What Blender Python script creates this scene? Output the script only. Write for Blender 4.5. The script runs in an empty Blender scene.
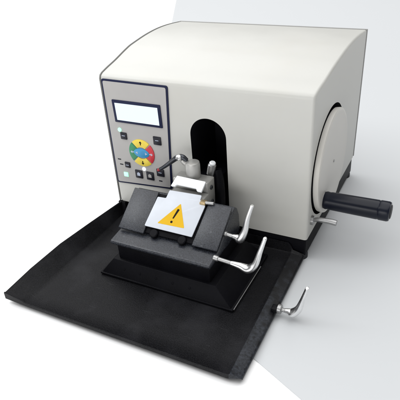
import bpy, bmesh, math, random
from mathutils import Vector, Matrix
random.seed(4)
S = 0.01                     # everything below is written in centimetres
scene = bpy.context.scene
COL = scene.collection

# ------------------------------------------------------------------ camera
cx, cy, cz = 41.7005, -77.125, 61.6272
yaw, pit, rol, F, PX, PY = -0.55, 0.562, -0.1036, 539.2768, 180.15, 208.616
fwd = Vector((math.sin(yaw)*math.cos(pit), math.cos(yaw)*math.cos(pit), -math.sin(pit)))
r0 = Vector((math.cos(yaw), -math.sin(yaw), 0)); u0 = r0.cross(fwd)
rr = r0*math.cos(rol)+u0*math.sin(rol); uu = -r0*math.sin(rol)+u0*math.cos(rol)
cam = bpy.data.cameras.new('camera'); camo = bpy.data.objects.new('camera', cam); COL.objects.link(camo)
M = Matrix((rr, uu, -fwd)).transposed().to_4x4(); M.translation = Vector((cx, cy, cz))*S
camo.matrix_world = M
cam.sensor_width = 36; cam.lens = F/400*36
cam.shift_x = (200-PX)/400; cam.shift_y = (PY-200)/400
cam.clip_start = 0.02; cam.clip_end = 200
scene.camera = camo

# ------------------------------------------------------------------ world and lamps
w = bpy.data.worlds.new('World'); scene.world = w; w.use_nodes = True
bg = w.node_tree.nodes['Background']
bg.inputs[0].default_value = (0.95, 0.97, 1.0, 1); bg.inputs[1].default_value = 0.10

def area(name, loc, tgt, sx, sy, power, col):
    l = bpy.data.lights.new(name, 'AREA'); l.shape = 'RECTANGLE'; l.size = sx; l.size_y = sy
    l.energy = power; l.color = col
    o = bpy.data.objects.new(name, l); COL.objects.link(o); o.location = loc
    o.rotation_euler = (Vector(tgt)-Vector(loc)).to_track_quat('-Z', 'Y').to_euler()
    return o
area('overhead_softbox', (-1.4, 1.2, 3.4), (-0.95, 1.1, 0), 8, 8, 465, (1.0, 1.0, 1.0))
area('front_fill', (-0.1, -2.7, 0.5), (0, 0, 0.1), 2.4, 0.8, 25, (1.0, 1.0, 1.0))  # added fill lamp, lifts the dark lower front of the housing
area('left_softbox', (-0.80, -0.36, 1.0), (-0.05, -0.1, 0.1), 0.42, 0.5, 2.8, (0.93, 0.97, 1.0))

scene.view_settings.view_transform = 'Standard'
scene.view_settings.look = 'None'
scene.view_settings.exposure = 0
scene.view_settings.gamma = 1

# ------------------------------------------------------------------ materials
def mat(name, col, rough=.5, metal=0, spec=.5, bump=0, bscale=60, var=0, vscale=8, coat=0, emis=None, estr=0, speck=None):
    m = bpy.data.materials.new(name); m.use_nodes = True
    nt = m.node_tree; b = nt.nodes['Principled BSDF']
    b.inputs['Base Color'].default_value = (*col, 1); b.inputs['Roughness'].default_value = rough
    b.inputs['Metallic'].default_value = metal; b.inputs['Specular IOR Level'].default_value = spec
    b.inputs['Coat Weight'].default_value = coat
    if emis: b.inputs['Emission Color'].default_value = (*emis, 1); b.inputs['Emission Strength'].default_value = estr
    tc = nt.nodes.new('ShaderNodeTexCoord')
    if var or speck:
        n = nt.nodes.new('ShaderNodeTexNoise'); n.inputs['Scale'].default_value = vscale; n.inputs['Detail'].default_value = 6
        nt.links.new(tc.outputs['Object'], n.inputs['Vector'])
        r = nt.nodes.new('ShaderNodeValToRGB')
        r.color_ramp.elements[0].position = .3; r.color_ramp.elements[1].position = .72
        k = speck if speck else tuple(min(1, c*(1+var)) for c in col)
        r.color_ramp.elements[0].color = (*(c*(1-var) for c in col), 1); r.color_ramp.elements[1].color = (*k, 1)
        nt.links.new(n.outputs['Fac'], r.inputs['Fac']); nt.links.new(r.outputs['Color'], b.inputs['Base Color'])
        mr = nt.nodes.new('ShaderNodeMapRange'); mr.inputs['To Min'].default_value = rough*.85; mr.inputs['To Max'].default_value = min(1, rough*1.15)
        nt.links.new(n.outputs['Fac'], mr.inputs['Value']); nt.links.new(mr.outputs['Result'], b.inputs['Roughness'])
    if bump:
        n2 = nt.nodes.new('ShaderNodeTexNoise'); n2.inputs['Scale'].default_value = bscale; n2.inputs['Detail'].default_value = 4
        nt.links.new(tc.outputs['Object'], n2.inputs['Vector'])
        bp = nt.nodes.new('ShaderNodeBump'); bp.inputs['Strength'].default_value = bump; bp.inputs['Distance'].default_value = .001
        nt.links.new(n2.outputs['Fac'], bp.inputs['Height']); nt.links.new(bp.outputs['Normal'], b.inputs['Normal'])
    return m
MT = dict(
 floor=mat('white_floor', (.93, .93, .93), .8, spec=.1),
 sheet=mat('pale_grey_sheet', (.548, .562, .573), .9, spec=.05),
 cream=mat('cream_paint', (.53, .527, .497), .42, bump=.12, bscale=350, var=.025, vscale=9),
 wheelp=mat('wheel_paint', (.585, .568, .53), .4, bump=.08, bscale=350, var=.03, vscale=12),
 panel=mat('panel_film', (.40, .388, .378), .45, var=.03, vscale=30),
 navy=mat('navy_border', (.008, .012, .045), .5, spec=.2),
 black=mat('black_recess', (.006, .006, .009), .7, spec=.25),
 tray=mat('black_powder_coat', (.0035, .0035, .0045), .34, spec=.10, bump=.5, bscale=900, var=.5, vscale=550, speck=(.012, .012, .014)),
 worn_reflection=mat('worn_reflection_slate', (.010, .011, .015), .45, spec=.25, bump=.5, bscale=700, var=.6, vscale=240, speck=(.032, .036, .045)),  # right flange: mottled scuffs, with reflected surroundings put into the lighter colour
 block=mat('black_casting', (.003, .003, .0045), .5, spec=.09, bump=.4, bscale=700, var=.3, vscale=25),
 wrinkle=mat('slate_wrinkle_coat', (.010, .012, .018), .28, spec=.42, bump=.3, bscale=900, var=.4, vscale=420, speck=(.036, .040, .050)),
 gunmetal=mat('gunmetal_lever', (.07, .075, .085), .3, metal=.7, var=.2, vscale=60),
 rubber=mat('black_rubber', (.012, .012, .015), .6),
 grip=mat('dark_blue_grip', (.006, .008, .016), .3, spec=.25, var=.2, vscale=20),
 chrome=mat('worn_chrome', (.86, .86, .86), .27, metal=1, var=.05, vscale=60, bump=.04, bscale=150),
 darkgrey=mat('dark_grey_edge', (.30, .30, .29), .5),
 steel=mat('satin_steel', (.36, .36, .36), .38, metal=.85, bump=.1, bscale=400, var=.12, vscale=50),
 greyp=mat('grey_holder', (.38, .375, .36), .36, metal=.45, var=.10, vscale=55, bump=.12, bscale=300),
 brass=mat('dull_brass', (.42, .32, .18), .4, metal=.8),
 white=mat('white_enamel', (.80, .82, .84), .4, var=.02, vscale=20, bump=.1, bscale=120),
 guard=mat('guard_enamel', (.52, .55, .60), .45, var=.05, vscale=35, bump=.15, bscale=120),
 yellow=mat('warning_yellow', (.62, .37, .008), .6, spec=.2, var=.04, vscale=60),
 ink=mat('black_ink', (.012, .010, .008), .7, spec=.1),
 kyel=mat('key_yellow', (.80, .62, .06), .4, var=.05, vscale=90),
 kgrn=mat('key_green', (.02, .23, .10), .4, var=.1, vscale=90),
 kred=mat('key_red', (.58, .025, .04), .4, var=.1, vscale=90),
 kblu=mat('key_blue', (.03, .28, .55), .4, var=.1, vscale=90),
 button=mat('button_black', (.012, .012, .02), .4, spec=.25),
 icon=mat('button_icon', (.45, .5, .62), .5),
 lcd=mat('lit_screen', (.06, .07, .08), .25, emis=(.80, .92, 1), estr=1.0),
 ledg=mat('green_led', (.3, .8, .5), .3, emis=(.45, 1, .66), estr=.85),
 ledw=mat('white_led', (.8, .85, 1), .3, emis=(.8, .87, 1), estr=.9),
 ledr=mat('red_tip', (.30, .02, .03), .4),
)

def wear_reflection_mask(m, top, axis_scale, offs, nscale, lo, hi, stretch=(1, 1, 1), grad=(0, 0, 0)):
    nt = m.node_tree; b = nt.nodes['Principled BSDF']
    tc = nt.nodes.new('ShaderNodeTexCoord'); mp = nt.nodes.new('ShaderNodeMapping'); mp.inputs['Scale'].default_value = stretch
    mp.inputs['Rotation'].default_value = (0, 0, offs)
    n = nt.nodes.new('ShaderNodeTexNoise'); n.inputs['Scale'].default_value = nscale; n.inputs['Detail'].default_value = 5
    nt.links.new(tc.outputs['Object'], mp.inputs['Vector']); nt.links.new(mp.outputs['Vector'], n.inputs['Vector'])
    dp = nt.nodes.new('ShaderNodeVectorMath'); dp.operation = 'DOT_PRODUCT'; dp.inputs[1].default_value = grad
    nt.links.new(tc.outputs['Object'], dp.inputs[0])
    ad = nt.nodes.new('ShaderNodeMath'); ad.operation = 'ADD'
    nt.links.new(n.outputs['Fac'], ad.inputs[0]); nt.links.new(dp.outputs['Value'], ad.inputs[1])
    mr = nt.nodes.new('ShaderNodeMapRange'); mr.inputs['From Min'].default_value = lo; mr.inputs['From Max'].default_value = hi
    mr.inputs['To Max'].default_value = axis_scale
    nt.links.new(ad.outputs[0], mr.inputs['Value'])
    mx = nt.nodes.new('ShaderNodeMix'); mx.data_type = 'RGBA'
    old = b.inputs['Base Color'].links[0].from_socket
    nt.links.new(mr.outputs['Result'], mx.inputs[0]); nt.links.new(old, mx.inputs[6]); mx.inputs[7].default_value = (*top, 1)
    nt.links.new(mx.outputs[2], b.inputs['Base Color'])
# edge flange: scuffs plus a painted pale reflection, stronger at the front; scratches and dust in the tray
wear_reflection_mask(MT['worn_reflection'], (.004, .004, .005), 1, 0, 60, .45, .62, grad=(0, 1.3, 0))
wear_reflection_mask(MT['tray'], (.03, .03, .033), .5, .5, 30, .68, .74, stretch=(1, 14, 1))
wear_reflection_mask(MT['tray'], (.08, .08, .085), .8, 0, 700, .74, .80)
wear_reflection_mask(MT['tray'], (.022, .022, .025), .7, 0, 14, .5, .75)
wear_reflection_mask(MT['wrinkle'], (.09, .095, .105), .7, .3, 90, .66, .78)
wear_reflection_mask(MT['cream'], (.50, .48, .42), .35, 0, 7, .52, .8)

# ------------------------------------------------------------------ mesh helpers
def finish(name, bm, m, parent=None, smooth=35, mats=None):
    bmesh.ops.recalc_face_normals(bm, faces=bm.faces)
    me = bpy.data.meshes.new(name); bm.to_mesh(me); bm.free()
    me.transform(Matrix.Scale(S, 4))
    for mm in (mats or [m]): me.materials.append(MT[mm])
    if smooth:
        for p in me.polygons: p.use_smooth = True
        me.set_sharp_from_angle(angle=math.radians(smooth))
    o = bpy.data.objects.new(name, me); COL.objects.link(o)
    if parent:
        o.parent = parent
        o.matrix_parent_inverse = Matrix.Identity(4)
        # every thing's Empty sits at its base; shift the mesh so the part stays where it was written
        base = parent
        off = Vector((0, 0, 0))
        while base: off += base.location; base = base.parent
        me.transform(Matrix.Translation(-off))
    return o

def bevel(bm, r, seg=3, ang=30, edges=None):
    if not edges:
        edges = [e for e in bm.edges if len(e.link_faces) == 2 and e.calc_face_angle(0) > math.radians(ang)]
    bmesh.ops.bevel(bm, geom=edges, offset=r, segments=seg, profile=.5, affect='EDGES', clamp_overlap=True)

def box(x0, x1, y0, y1, z0, z1, r=0, seg=2):
    bm = bmesh.new()
    v = [bm.verts.new((x, y, z)) for x in (x0, x1) for y in (y0, y1) for z in (z0, z1)]
    for f in ((0,1,3,2),(4,6,7,5),(0,4,5,1),(2,3,7,6),(0,2,6,4),(1,5,7,3)): bm.faces.new([v[i] for i in f])
    bmesh.ops.recalc_face_normals(bm, faces=bm.faces)
    if r: bevel(bm, r, seg)
    return bm

def prism(poly, f0, f1, r=0, seg=2, ang=30):
    """poly: list of 2D points; f0/f1 map a 2D point to the two end caps"""
    bm = bmesh.new()
    a = [bm.verts.new(f0(*p)) for p in poly]; b = [bm.verts.new(f1(*p)) for p in poly]
    n = len(poly)
    bm.faces.new(a); bm.faces.new(b[::-1])
    for i in range(n): bm.faces.new((a[i], a[(i+1) % n], b[(i+1) % n], b[i]))
    bmesh.ops.recalc_face_normals(bm, faces=bm.faces)
    if r: bevel(bm, r, seg, ang)
    return bm

def lathe(prof, p0, axis, n=64):
    """prof: (distance along axis, radius)"""
    ax = Vector(axis).normalized(); p0 = Vector(p0)
    u = ax.orthogonal().normalized(); v = ax.cross(u)
    bm = bmesh.new(); rings = []
    for d, r in prof:
        if r < 1e-5: rings.append([bm.verts.new(p0+ax*d)])
        else: rings.append([bm.verts.new(p0+ax*d+(u*math.cos(2*math.pi*k/n)+v*math.sin(2*math.pi*k/n))*r) for k in range(n)])
    for a, b in zip(rings, rings[1:]):
        for k in range(n):
            k2 = (k+1) % n
            if len(a) == 1: bm.faces.new((a[0], b[k], b[k2]))
            elif len(b) == 1: bm.faces.new((a[k], a[k2], b[0]))
            else: bm.faces.new((a[k], a[k2], b[k2], b[k]))
    for r in (rings[0], rings[-1]):
        if len(r) > 1: bm.faces.new(r)
    return bm

def spline(pts, n=8):
    out = []
    P = [pts[0]]+list(pts)+[pts[-1]]
    for i in range(1, len(P)-2):
        for k in range(n):
            t = k/n
            out.append([.5*((2*P[i][j])+(-P[i-1][j]+P[i+1][j])*t+(2*P[i-1][j]-5*P[i][j]+4*P[i+1][j]-P[i+2][j])*t*t+(-P[i-1][j]+3*P[i][j]-3*P[i+1][j]+P[i+2][j])*t**3) for j in range(len(pts[0]))])
    out.append(list(pts[-1])); return out

def sweep(pts, ref, n=16, sub=7):
    """pts: (x,y,z, half width along ref, half thickness); rounded bar"""
    Q = spline(pts, sub); bm = bmesh.new(); rings = []; ref = Vector(ref).normalized()
    for i, q in enumerate(Q):
        a = Vector(Q[max(0, i-1)][:3]); b = Vector(Q[min(len(Q)-1, i+1)][:3])
        t = (b-a).normalized(); w_ = (ref-t*ref.dot(t)).normalized(); h = t.cross(w_)
        rings.append([bm.verts.new(Vector(q[:3])+w_*q[3]*math.cos(2*math.pi*k/n)+h*q[4]*math.sin(2*math.pi*k/n)) for k in range(n)])
    for a, b in zip(rings, rings[1:]):
        for k in range(n): bm.faces.new((a[k], a[(k+1) % n], b[(k+1) % n], b[k]))
    bm.faces.new(rings[0]); bm.faces.new(rings[-1][::-1])
    bmesh.ops.recalc_face_normals(bm, faces=bm.faces)
    ends = [e for e in bm.edges if all(v in rings[0] for v in e.verts) or all(v in rings[-1] for v in e.verts)]
    bevel(bm, min(Q[-1][3], Q[-1][4])*.45, 3, edges=ends)
    return bm

def join(*bms):
    out = bmesh.new()
    for b in bms:
        me = bpy.data.meshes.new('tmp'); b.to_mesh(me); b.free(); out.from_mesh(me); bpy.data.meshes.remove(me)
    return out

def thicken(bm, t):
    """give a folded sheet an underside, moved straight along the vertex normals"""
    bm.normal_update()
    vs, fs = list(bm.verts), list(bm.faces)
    up = 1 if sum(f.normal.z for f in fs) > 0 else -1
    rim = [(e.verts[0], e.verts[1]) for e in bm.edges if e.is_boundary]
    low = {v: bm.verts.new(v.co-v.normal*up*t) for v in vs}
    for f in fs:
        n = bm.faces.new([low[v] for v in reversed(f.verts)]); n.material_index = f.material_index
    for a, b in rim: bm.faces.new((a, b, low[b], low[a]))

def thing(name, label, cat, loc):
    o = bpy.data.objects.new(name, None); COL.objects.link(o); o.location = Vector(loc)*S
    o.empty_display_size = .02
    o['label'] = label; o['category'] = cat; bpy.context.view_layer.update(); return o

def cut(o, cutter_bm, mname):
    me = bpy.data.meshes.new('cut'); bmesh.ops.recalc_face_normals(cutter_bm, faces=cutter_bm.faces)
    cutter_bm.to_mesh(me); cutter_bm.free(); me.transform(Matrix.Scale(S, 4)); me.materials.append(MT[mname])
    off = Vector((0, 0, 0)); b = o.parent
    while b: off += b.location; b = b.parent
    me.transform(Matrix.Translation(-off))
    c = bpy.data.objects.new('cut', me); COL.objects.link(c); c.parent = o.parent
    md = o.modifiers.new('b', 'BOOLEAN'); md.operation = 'DIFFERENCE'; md.object = c; md.solver = 'EXACT'; md.material_mode = 'TRANSFER'
    bpy.context.view_layer.update()
    dg = bpy.context.evaluated_depsgraph_get(); ev = o.evaluated_get(dg)
    nm = bpy.data.meshes.new_from_object(ev, preserve_all_data_layers=True, depsgraph=dg)
    o.modifiers.clear(); old = o.data; o.data = nm; nm.name = old.name; bpy.data.objects.remove(c)
    for p in nm.polygons: p.use_smooth = True
    nm.set_sharp_from_angle(angle=math.radians(35))

FZ = -1.0    # the surface the machine stands on

# ------------------------------------------------------------------ setting
bm = bmesh.new()
bm.faces.new([bm.verts.new(p) for p in ((-4000, -4000, FZ), (4000, -4000, FZ), (4000, 4000, FZ), (-4000, 4000, FZ))])
o = finish('floor', bm, 'floor', smooth=0); o['kind'] = 'structure'
bm = prism([(-129.4, 226.3), (-13.4, -9.2), (28.7, -29.5), (70.1, -49.7), (75, 240)],
           lambda x, y: (x, y, FZ+.02), lambda x, y: (x, y, FZ+.14))
o = finish('background_sheet', bm, 'sheet', smooth=0); o['kind'] = 'structure'

# ------------------------------------------------------------------ the machine
mic = thing('rotary_microtome', 'cream rotary microtome with curved hood, lit control panel and side handwheel', 'microtome', (0, 17, FZ))
# hood / housing: side profile drawn front to back, extruded across
top = [(.9, 30.85), (3, 31.1), (6, 31.35), (10, 31.85), (14, 32.2), (19, 32.5), (24, 32.5), (29, 32.15), (34.6, 31.45)]
prof = [(0, 3.6), (0, 29.9), (.08, 30.3), (.3, 30.62)]+[tuple(q) for q in spline(top, 5)]+[(34.6, 3.6)]
left_of = lambda y, z: (y*.91, z+(1.0*min(1, y/12)*(1-.0*y) if z > 29 else 0))     # the hood narrows a little towards its left rear corner
bm = prism(prof, lambda y, z: (-20, *left_of(y, z)), lambda y, z: (20+.4*(z-3.6)/27, y, z))
ends = [e for e in bm.edges if abs(e.verts[0].co.x-e.verts[1].co.x) < .6 and min(e.verts[0].co.z, e.verts[1].co.z) > 3.5 and not (e.verts[0].co.z < 4 and e.verts[1].co.z < 4)]
bevel(bm, .5, 5, edges=ends)
hood = finish('housing', bm, 'cream', mic)
# arched slot in the front
cxs, rs, zt, z0 = 1.65, 3.5, 24.7, 5.0
arc = [(cxs+rs*math.cos(a), zt-rs+rs*math.sin(a)) for a in [math.pi*k/28 for k in range(29)]]
cut(hood, prism([(cxs-rs, z0)][::-1]+[(cxs+rs, z0)]+arc, lambda x, z: (x, -1, z), lambda x, z: (x, 10, z)), 'black')
# round recess for the handwheel
WY, WZ = 10.75, 14.5
cut(hood, lathe([(0, 10.25), (3, 10.25)], (17.8, WY+.3, WZ), (1, 0, 0), 96), 'black')
# rear plate, its dark rim shows above the hood's back edge
pp = [(0, 3.6), (0, 31.55), (.45, 31.55), (.45, 3.6)]
finish('rear_panel', prism(pp, lambda y, z: (-20.05, 31.5+y, z+(1.0 if z > 20 else 0)), lambda y, z: (20.05+.4*(z-3.6)/27, 34.62+y, z), .08), 'darkgrey', mic)
sp = [left_of(y, z) for y, z in prof]
sp = [(y+(-.06 if i in (0, 1) else 0), z+(.05 if z > 29 else 0)) for i, (y, z) in enumerate(sp)]
finish('side_panel', prism(sp, lambda y, z: (-20.2, y, z), lambda y, z: (-20.02, y, z), .04), 'darkgrey', mic)
# plinth
finish('base_plinth', prism([(-19.9, .25), (19.8, .25), (19.8, 34.4), (-19.9, 31.3)], lambda x, y: (x, y, -.2), lambda x, y: (x, y, 3.57), .3, 3), 'block', mic)
for x, y in ((18.7, 1.1), (-18.5, 1.4), (18.6, 33.0), (-18.5, 30.4)):
    finish('rubber_foot', lathe([(0, 1.15), (.15, 1.3), (.9, 1.3), (1.3, 1.15)], (x, y, FZ), (0, 0, 1), 32), 'rubber', mic)
# control panel on the front face
def quad_prism(q, y0, y1, r=0): return prism(q, lambda x, z: (x, y0, z), lambda x, z: (x, y1, z), r, 2)
def inset_round(q, r, n=5):
    out = []
    for i in range(len(q)):
        p = Vector(q[i]); a = (Vector(q[i-1])-p).normalized(); b = (Vector(q[(i+1) % len(q)])-p).normalized()
        for k in range(n+1):
            t = k/n; s0 = p+a*r; s1 = p+b*r
            pt = (1-t)**2*s0+2*t*(1-t)*p+t*t*s1; out.append((pt.x, pt.y))
    return out
PO = [(-19.75, 8.1), (-19.7, 30.1), (-5.5, 29.95), (-6.75, 8.95)]
PI_ = [(-19.45, 8.5), (-19.35, 29.75), (-5.9, 29.6), (-7.1, 9.3)]
cp = finish('control_panel', quad_prism(inset_round(PO, .5), -.16, .03, .04), 'navy', mic)
finish('panel_face', quad_prism(inset_round(PI_, .35), -.24, -.1), 'panel', cp)
sb = [(-17.75, 21.85), (-17.85, 26.3), (-7.35, 26.3), (-7.3, 21.85)]
finish('screen_bezel', quad_prism(inset_round(sb, .15), -.42, -.2, .05), 'navy', cp)
sc = [(-17.15, 22.35), (-17.25, 25.75), (-7.95, 25.75), (-7.9, 22.35)]
finish('screen', quad_prism(sc, -.46, -.4), 'lcd', cp)
# round keypad: yellow up/down, green left, red right, blue middle
KX, KZ, KR = -12.72, 15.95, 2.85
def sector(a0, a1, r0_, r1_, n=14):
    A = [math.radians(a0+(a1-a0)*k/n) for k in range(n+1)]
    return [(KX+r1_*math.cos(a), KZ+r1_*math.sin(a)) for a in A]+[(KX+r0_*math.cos(a), KZ+r0_*math.sin(a)) for a in A[::-1]]
def clipped(a0, a1, sgn):
    return sector(a0, a1, 1.0, KR)
for a0, a1, m_ in ((47, 133, 'kyel'), (137, 223, 'kgrn'), (227, 313, 'kyel'), (-43, 43, 'kred')):
    k_ = finish('keypad_key', quad_prism(sector(a0, a1, 1.25, KR), -.38, -.2, .05), m_, cp)
    am = math.radians((a0+a1)/2); c0 = Vector((KX+2.1*math.cos(am), KZ+2.1*math.sin(am)))
    d = Vector((math.cos(am), math.sin(am))); t = Vector((-d.y, d.x))
    arrow = [c0+d*.42, c0+t*.32+d*.02, c0+t*.1+d*.02, c0+t*.1-d*.42, c0-t*.1-d*.42, c0-t*.1+d*.02, c0-t*.32+d*.02]
    finish('arrow_mark', quad_prism([(p.x, p.y) for p in arrow], -.405, -.37), 'ink' if m_ == 'kyel' else 'icon', k_, smooth=0)
k_ = finish('keypad_centre', quad_prism([(KX+1.75*math.cos(a)*1.0, KZ+.98*math.sin(a)) for a in [2*math.pi*k/32 for k in range(32)]], -.45, -.2, .06), 'kblu', cp)
for sx in (-1, 1):
    finish('arrow_mark', quad_prism([(KX+sx*1.35, KZ), (KX+sx*.85, KZ+.28), (KX+sx*.85, KZ-.28)], -.475, -.44), 'icon', k_, smooth=0)
def button(x, z, s=.72, icon=True, h=None):
    h = h or s
    b = finish('button', box(x-s, x+s, -.45, -.2, z-h, z+h, .12), 'button', cp)
    if icon:
        finish('button_mark', quad_prism([(x-s*.42, z-h*.35), (x+s*.42, z-h*.35), (x+s*.42, z+h*.3), (x, z+h*.55), (x-s*.42, z+h*.3)], -.475, -.44), 'icon' if icon == 2 else 'panel', b, smooth=0)
button(-16.35, 19.05, .72, 0); button(-8.85, 19.1, .85, 0); button(-16.5, 12.75, .62, 0)
button(-14.05, 11.1, .85, 2, .9); button(-11.45, 11.15, .85, 1, .9); button(-9.0, 12.3, .85, 0, .8)
for x, z in ((-16.35, 19.2), (-8.85, 19.25), (-9.0, 12.4), (-16.5, 12.8)):
    finish('button_mark', quad_prism([(x-.35, z-.12), (x+.35, z-.12), (x+.35, z), (x-.35, z)], -.475, -.44), 'icon', cp, smooth=0)
for x, z, m_, r_ in ((-17.1, 20.25, 'ledg', .42), (-12.7, 12.45, 'ledw', .42)):
    finish('indicator_light', lathe([(0, r_), (.18, r_*.95), (.26, r_*.6), (.28, 0)], (x, -.2, z), (0, -1, 0), 20), m_, cp)
finish('indicator_light', box(-17.75, -16.7, -.4, -.2, 9.95, 10.95, .1), 'ledg', cp)
for x, z in ((-9.2, 10.4), (-18.35, 13.7), (-18.0, 12.6)):
    finish('printed_mark', box(x-.38, x+.38, -.26, -.23, z-.13, z+.13), 'button', cp, smooth=0)

# handwheel
hw = finish('handwheel', lathe([(0, 9.2), (.12, 9.5), (.8, 9.6), (1.0, 9.52), (1.12, 9.3), (1.16, 9.0), (1.12, 8.6), (1.1, 7.5), (1.1, 2.2), (1.1, 0)], (20.2, WY, WZ), (1, 0, 0), 128), 'wheelp', mic)
finish('wheel_backing', lathe([(0, 8.9), (2.4, 8.9)], (17.9, WY, WZ), (1, 0, 0), 96), 'black', hw)
finish('centre_screw', lathe([(0, .26), (.06, .26), (.1, .18), (.07, 0)], (21.33, WY, WZ), (1, 0, 0), 16), 'steel', hw)
HY, HZ = 5.6, 9.2
hd = finish('crank_handle', lathe([(0, 1.25), (.1, 1.5), (.5, 1.62), (1.0, 1.55), (1.3, 1.62), (5, 1.68), (9.3, 1.72), (9.5, 1.66), (9.7, 1.75), (11.0, 1.75), (11.3, 1.62), (11.4, 1.3), (11.4, 0)], (21.25, HY, HZ), (1, 0, 0), 48), 'grip', hw)
finish('handle_collar', lathe([(0, 1.5), (.25, 1.5), (.35, 1.35), (.35, 0)], (21.2, HY, HZ), (1, 0, 0), 40), 'steel', hd)
finish('end_cap', lathe([(0, 1.2), (.1, 1.2), (.14, 1.05), (.14, 0)], (32.65, HY, HZ), (1, 0, 0), 32), 'rubber', hd)
# wheel lock lever at the foot of the side
lk = finish('wheel_lock_lever', join(lathe([(0, .85), (.5, .85), (.6, .7), (.6, 0)], (20.0, 2.3, 6.6), (1, 0, 0), 28),
     sweep([(20.5, 2.2, 6.8, .35, .35), (21.5, 2.0, 7.2, .42, .42), (23.3, 2.0, 7.3, .52, .5), (24.6, 2.0, 7.2, .52, .5)], (0, 0, 1))), 'steel', mic)

# specimen head coming out of the slot
sh = finish('specimen_holder', box(-2.9, 3.9, -5.8, -2.9, 9.5, 15.3, .2, 3), 'greyp', mic)
finish('clamp_knob', lathe([(0, 1.25), (.15, 1.3), (2.6, 1.3), (2.95, 1.2), (3.05, .95), (3.05, 0)], (.5, -4.25, 15.25), (0, 0, 1), 40), 'greyp', sh)
lv = finish('clamp_lever', sweep([(-.6, -4.3, 18.3, .45, .45), (-1.3, -4.5, 19.0, .5, .5), (-2.3, -4.5, 18.75, .6, .5), (-3.6, -4.5, 17.75, .36, .42), (-5.2, -4.5, 16.45, .24, .34), (-6.3, -4.5, 15.7, .26, .3)], (0, 1, 0)), 'gunmetal', sh)
finish('ball_joint', lathe([(0, .35), (.2, .52), (.5, .56), (.8, .46), (.95, .25), (1.0, 0)], (-1.7, -4.9, 18.75), (0, -.5, 1), 24), 'chrome', sh)
finish('lever_tip', sweep([(-6.3, -4.5, 15.7, .25, .28), (-6.5, -4.5, 15.57, .27, .3), (-6.75, -4.5, 15.4, .2, .22)], (0, 1, 0)), 'ledr', sh)
for zz in (11.0, 13.9):
    finish('socket_screw', lathe([(0, .42), (.18, .42), (.22, .36), (.22, .2), (.05, .2), (.05, 0)], (3.88, -4.4, zz), (1, 0, 0), 24), 'gunmetal', sh)
finish('holder_arm', box(-.9, 3.6, -3.0, 6, 9.5, 13.4, .2), 'block', sh)
finish('lever_hub', sweep([(-.1, -4.25, 17.6, .6, .6), (-.9, -4.4, 18.0, .62, .55), (-1.4, -4.5, 18.5, .5, .5)], (0, 1, 0)), 'greyp', sh)
finish('jaw_screw', join(lathe([(0, .75), (1.9, .75), (2.1, .6), (2.1, 0)], (2.55, -1.6, 14.9), (.22, 0, 1), 28)), 'steel', mic)
finish('screw_cap', lathe([(0, .55), (.25, .58), (.4, .45), (.4, 0)], (3.02, -1.6, 16.95), (.22, 0, 1), 24), 'white', mic)
finish('jaw_arm', sweep([(3.6, -.8, 15.6, 1.0, .7), (4.0, -1.2, 13.6, 1.1, .8), (4.35, -1.9, 11.4, 1.1, .9), (4.5, -2.4, 9.0, 1.1, .9)], (0, 1, 0)), 'block', mic)

# ------------------------------------------------------------------ waste tray
tr = thing('waste_tray', 'wide black metal tray with flared sides lying in front of the machine', 'tray', (0, -16, FZ))
bm = bmesh.new()
ys = [-30.5, -27.5, -24.5, -21, -17.1, -13, -9.5, -5, -.5]
def lerp(T, y):
    for a, b in zip(T, T[1:]):
        if a[0] <= y <= b[0]:
            t = (y-a[0])/(b[0]-a[0]); return [a[i]+(b[i]-a[i])*t for i in range(1, len(a))]
RL = [(-30.5, -24.7, 1.3), (-24.5, -23.75, 2.45), (-17.1, -22.6, 3.3), (-9.5, -21.0, 3.75), (-.5, -19.7, 3.7)]
rows = []
for y in ys:
    lx, lz = lerp(RL, y)
    t = (y+30.5)/30
    fl = -20.1+t*1.2; rx = 18.2-1.0*t; rw = 20.2-.5*t
    row = [(lx-.02, y, lz-1.1), (lx-.05, y, lz-.12), (lx+.12, y, lz), (lx+.3, y, lz-.1), (fl-.5, y, .62), (fl, y, .35), (fl+.6, y, .28),
           (-10, y, .27), (0, y, .26), (10, y, .27), (rx-.5, y, .28), (rx, y, .34), (rx+.2, y, .44), (rx+.4, y, .42), (rw-.35, y, .16), (rw-.05, y, 0), (rw+.03, y, -.2), (rw+.02, y, -.35)]
    rows.append([bm.verts.new(p) for p in row])
# small front lip, folded up then down
f = rows[0]
lip1 = [bm.verts.new((v.co.x, v.co.y-.14, v.co.z+.16)) for v in f]
lip2 = [bm.verts.new((v.co.x, v.co.y-.30, v.co.z+.08)) for v in f]
lip3 = [bm.verts.new((v.co.x, v.co.y-.32, min(v.co.z-.12, -.2+(v.co.z-.28)*.15))) for v in f]
for rw_ in (rows[0], lip1, lip2, lip3):
    for i, v in enumerate(rw_):
        v.co.y += {12: .05, 13: .12, 14: .4, 15: .6, 16: .75, 17: .8}.get(i, 0)+(.15 if i == 0 else 0)
        if rw_ is lip3 and i >= 14: v.co.z = rows[0][i].co.z-.06
        if rw_ is lip2 and i >= 14: v.co.z = rows[0][i].co.z+.02
        if rw_ is lip1 and i >= 14: v.co.z = rows[0][i].co.z+.05
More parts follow.
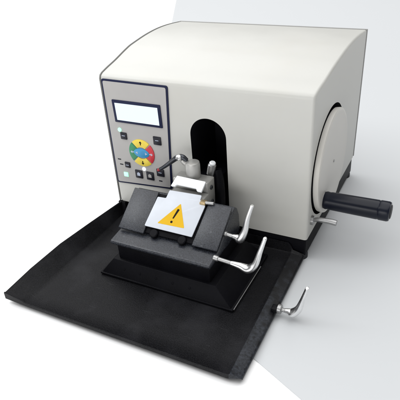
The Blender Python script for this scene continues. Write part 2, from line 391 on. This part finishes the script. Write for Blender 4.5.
# rear fold
g = rows[-1]
bk0 = [bm.verts.new((v.co.x, -.25, v.co.z+.15)) for v in g]
bk1 = [bm.verts.new((v.co.x, -.1, max(v.co.z+.1, (2.35 if i < 11 else 2.35-.45*(i-10))) if i not in (0, 16, 17) else v.co.z)) for i, v in enumerate(g)]
allr = [lip3, lip2, lip1]+rows+[bk0, bk1]
for a, b in zip(allr, allr[1:]):
    for i in range(len(a)-1):
        f_ = bm.faces.new((a[i], a[i+1], b[i+1], b[i]))
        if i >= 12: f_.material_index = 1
bmesh.ops.recalc_face_normals(bm, faces=bm.faces)
thicken(bm, .13)
finish('tray_pan', bm, 'tray', tr, smooth=50, mats=['tray', 'worn_reflection'])
finish('tray_hinge', box(-20.25, -18.6, -.55, .22, .3, 3.62, .12), 'tray', tr)
for x, y in ((-17, -27), (16, -27), (-17, -4), (15, -4)):
    finish('rubber_pad', lathe([(0, 1.0), (1.08, 1.0)], (x, y, FZ), (0, 0, 1), 24), 'rubber', tr)

def clamp_lever(name, parent, root, knee, mids, tip, tilt=(0, 1, 0), sc=1.1):
    """thin threaded shaft, round hub at the knee, blade rising to the tip"""
    R, K, T_ = Vector(root), Vector(knee), Vector(tip)
    d = (K-R).normalized(); L = (K-R).length
    o = finish(name, sweep([(*(K-d*L*.52), .34*sc, .34*sc), (*(K-d*L*.25), .5*sc, .5*sc), (*K, .78*sc, .62*sc)]+
              [(*m_[:3], m_[3]*sc, m_[4]*sc) for m_ in mids]+[(*T_, .36*sc, .26*sc)], tilt), 'chrome', parent)
    finish('lever_shaft', lathe([(0, .42*sc), (L*.12, .42*sc), (L*.13, .3*sc), (L*.6, .3*sc)], root, d, 24), 'steel', o)
    return o
clamp_lever('tray_clamp_lever', tr, (20.2, -15.5, .75), (22.7, -15.5, .75), [(23.6, -15.5, 1.9, .62, .55), (24.15, -15.5, 3.9, .5, .36)], (24.85, -15.5, 6.6))
finish('lever_bracket', box(19.2, 20.35, -16.15, -14.85, .05, 1.05, .25), 'tray', tr)
finish('lever_boss', lathe([(0, .8), (.5, .8), (.6, .65), (.6, 0)], (20.3, -15.5, .75), (1, 0, 0), 28), 'steel', tr)

# ------------------------------------------------------------------ knife holder
kh = thing('knife_holder', 'dark textured knife holder block with a white guard plate, standing on the black tray', 'knife holder', (0, -12, .4))
def frustum(b, t):
    (x0, x1, y0, y1, z0), (X0, X1, Y0, Y1, Z1) = b, t
    bm = bmesh.new()
    v = [bm.verts.new(p) for p in ((x0, y0, z0), (x1, y0, z0), (x1, y1, z0), (x0, y1, z0), (X0, Y0, Z1), (X1, Y0, Z1), (X1, Y1, Z1), (X0, Y1, Z1))]
    for q in ((0, 3, 2, 1), (4, 5, 6, 7), (0, 1, 5, 4), (1, 2, 6, 5), (2, 3, 7, 6), (3, 0, 4, 7)): bm.faces.new([v[i] for i in q])
    bmesh.ops.recalc_face_normals(bm, faces=bm.faces); bevel(bm, .12, 2); return bm
base = finish('holder_base', join(box(-12.4, 13.8, -18.85, -2.8, .42, .8, .1), frustum((-12.1, 13.5, -18.65, -3, .78), (-9.9, 10.3, -17.4, -4, 3.6))), 'block', kh)
for x in (-7.5, -4.2, -.9, 2.4, 5.7):
    finish('screw', lathe([(0, .22), (.12, .22), (.16, .12), (.1, 0)], (x, -17.95, 2.2), (0, -2.8, 1.1), 16), 'block', base)
finish('edge_highlight_strip', box(13.82, 13.93, -18.5, -6.5, .62, .80), 'steel', base)  # added steel sliver imitating the highlight on the base's worn right edge
finish('holder_body', box(-9.0, 9.1, -16.9, -4.6, 3.55, 7.2, .2), 'block', kh)
# upper block: side profile
pf = [(-17.86, 7.3), (-17.86, 7.75), (-17.6, 7.93), (-14.2, 8.25), (-8.3, 12.3), (-7.2, 12.7), (-6.3, 12.0), (-5.6, 10.3), (-5.4, 7.05), (-17.6, 7.05)]
finish('upper_block', prism(pf, lambda y, z: (-9.6, y, z), lambda y, z: (9.6, y, z), .14, 2, 25), 'wrinkle', kh)
# things lying on the 34 degree slope: (x, distance up the slope) and height above it
O = Vector((0, -14.93, 8.87)); D = Vector((0, 6.48, 4.40)).normalized(); N = Vector((0, -D.z, D.y))
def on(h): return lambda x, s_: tuple(O+Vector((x, 0, 0))+D*s_+N*h)
finish('side_plate', prism([(-9.62, -.05), (-9.62, 8.0), (-4.55, 8.05), (-4.4, -.05)], on(-.5), on(.02), .12), 'wrinkle', kh)
finish('side_plate', prism([(5.05, -.05), (5.3, 7.9), (9.62, 7.9), (9.62, -.05)], on(-.5), on(.02), .12), 'wrinkle', kh)
finish('centre_channel', prism([(-4.5, .3), (-4.5, 7.9), (5.2, 7.9), (5.1, .3)], on(-.75), on(-.32), .05), 'block', kh)
for x in (-2.5, 3.0):
    finish('clamp_screw', lathe([(0, .8), (.5, .8), (.62, .65), (.62, 0)], on(-.5)(x, .45), tuple(N), 28), 'block', kh)
# white guard plate with the warning triangle
gp = [(-4.55, 1.3), (-4.2, 7.0), (-2.55, 7.05), (-2.45, 8.65), (3.75, 8.85), (3.8, 7.9), (4.05, 7.85), (4.1, 7.15), (5.05, 7.15), (4.7, 1.25)]
gd = finish('guard_plate', prism(inset_round(gp, .18, 3), on(.12), on(.34), .04), 'guard', kh)
tri = finish('warning_triangle', prism(inset_round([(-2.35, 2.25), (2.85, 2.4), (.6, 6.6)], .22, 4), on(.33), on(.365)), 'yellow', gd, smooth=0)
finish('exclamation_mark', join(prism(inset_round([(.08, 3.65), (.33, 3.65), (.83, 5.45), (.42, 5.55)], .08, 3), on(.36), on(.39)),
       prism([(.16+.22*math.cos(a), 3.0+.22*math.sin(a)) for a in [2*math.pi*k/16 for k in range(16)]], on(.36), on(.39))), 'ink', tri, smooth=0)
# second small plate above, against the specimen head
w2 = [(-2.35, 9.35), (-1.9, 11.45), (3.75, 11.3), (3.65, 9.3), (2.8, 9.3), (2.5, 9.75), (-1.3, 9.8), (-1.6, 9.4)]
finish('knife_guard', prism(inset_round(w2, .12, 3), on(.35), on(.75), .05), 'white', kh)
finish('knife_carrier', box(-2.6, 4.2, -8.6, -5.9, 10.4, 13.5, .15), 'greyp', kh)
finish('brass_block', box(3.95, 5.0, -9.2, -8.1, 12.9, 13.6, .1), 'brass', kh)
finish('adjusting_pin', lathe([(0, .3), (1.4, .3), (1.5, .2), (1.5, 0)], (4.9, -8.7, 13.4), (1, .15, .02), 20), 'steel', kh)
clamp_lever('clamp_lever', kh, (9.6, -11.5, 10.05), (12.35, -11.5, 9.75), [(13.15, -11.5, 11.5, .6, .5), (13.7, -11.5, 14.0, .5, .36)], (14.5, -11.5, 16.6))
clamp_lever('clamp_lever', kh, (9.6, -16.0, 8.35), (15.6, -16.0, 7.85), [(16.7, -16, 9.1, .6, .5), (17.5, -16, 11.7, .5, .36)], (18.35, -16.0, 14.5))
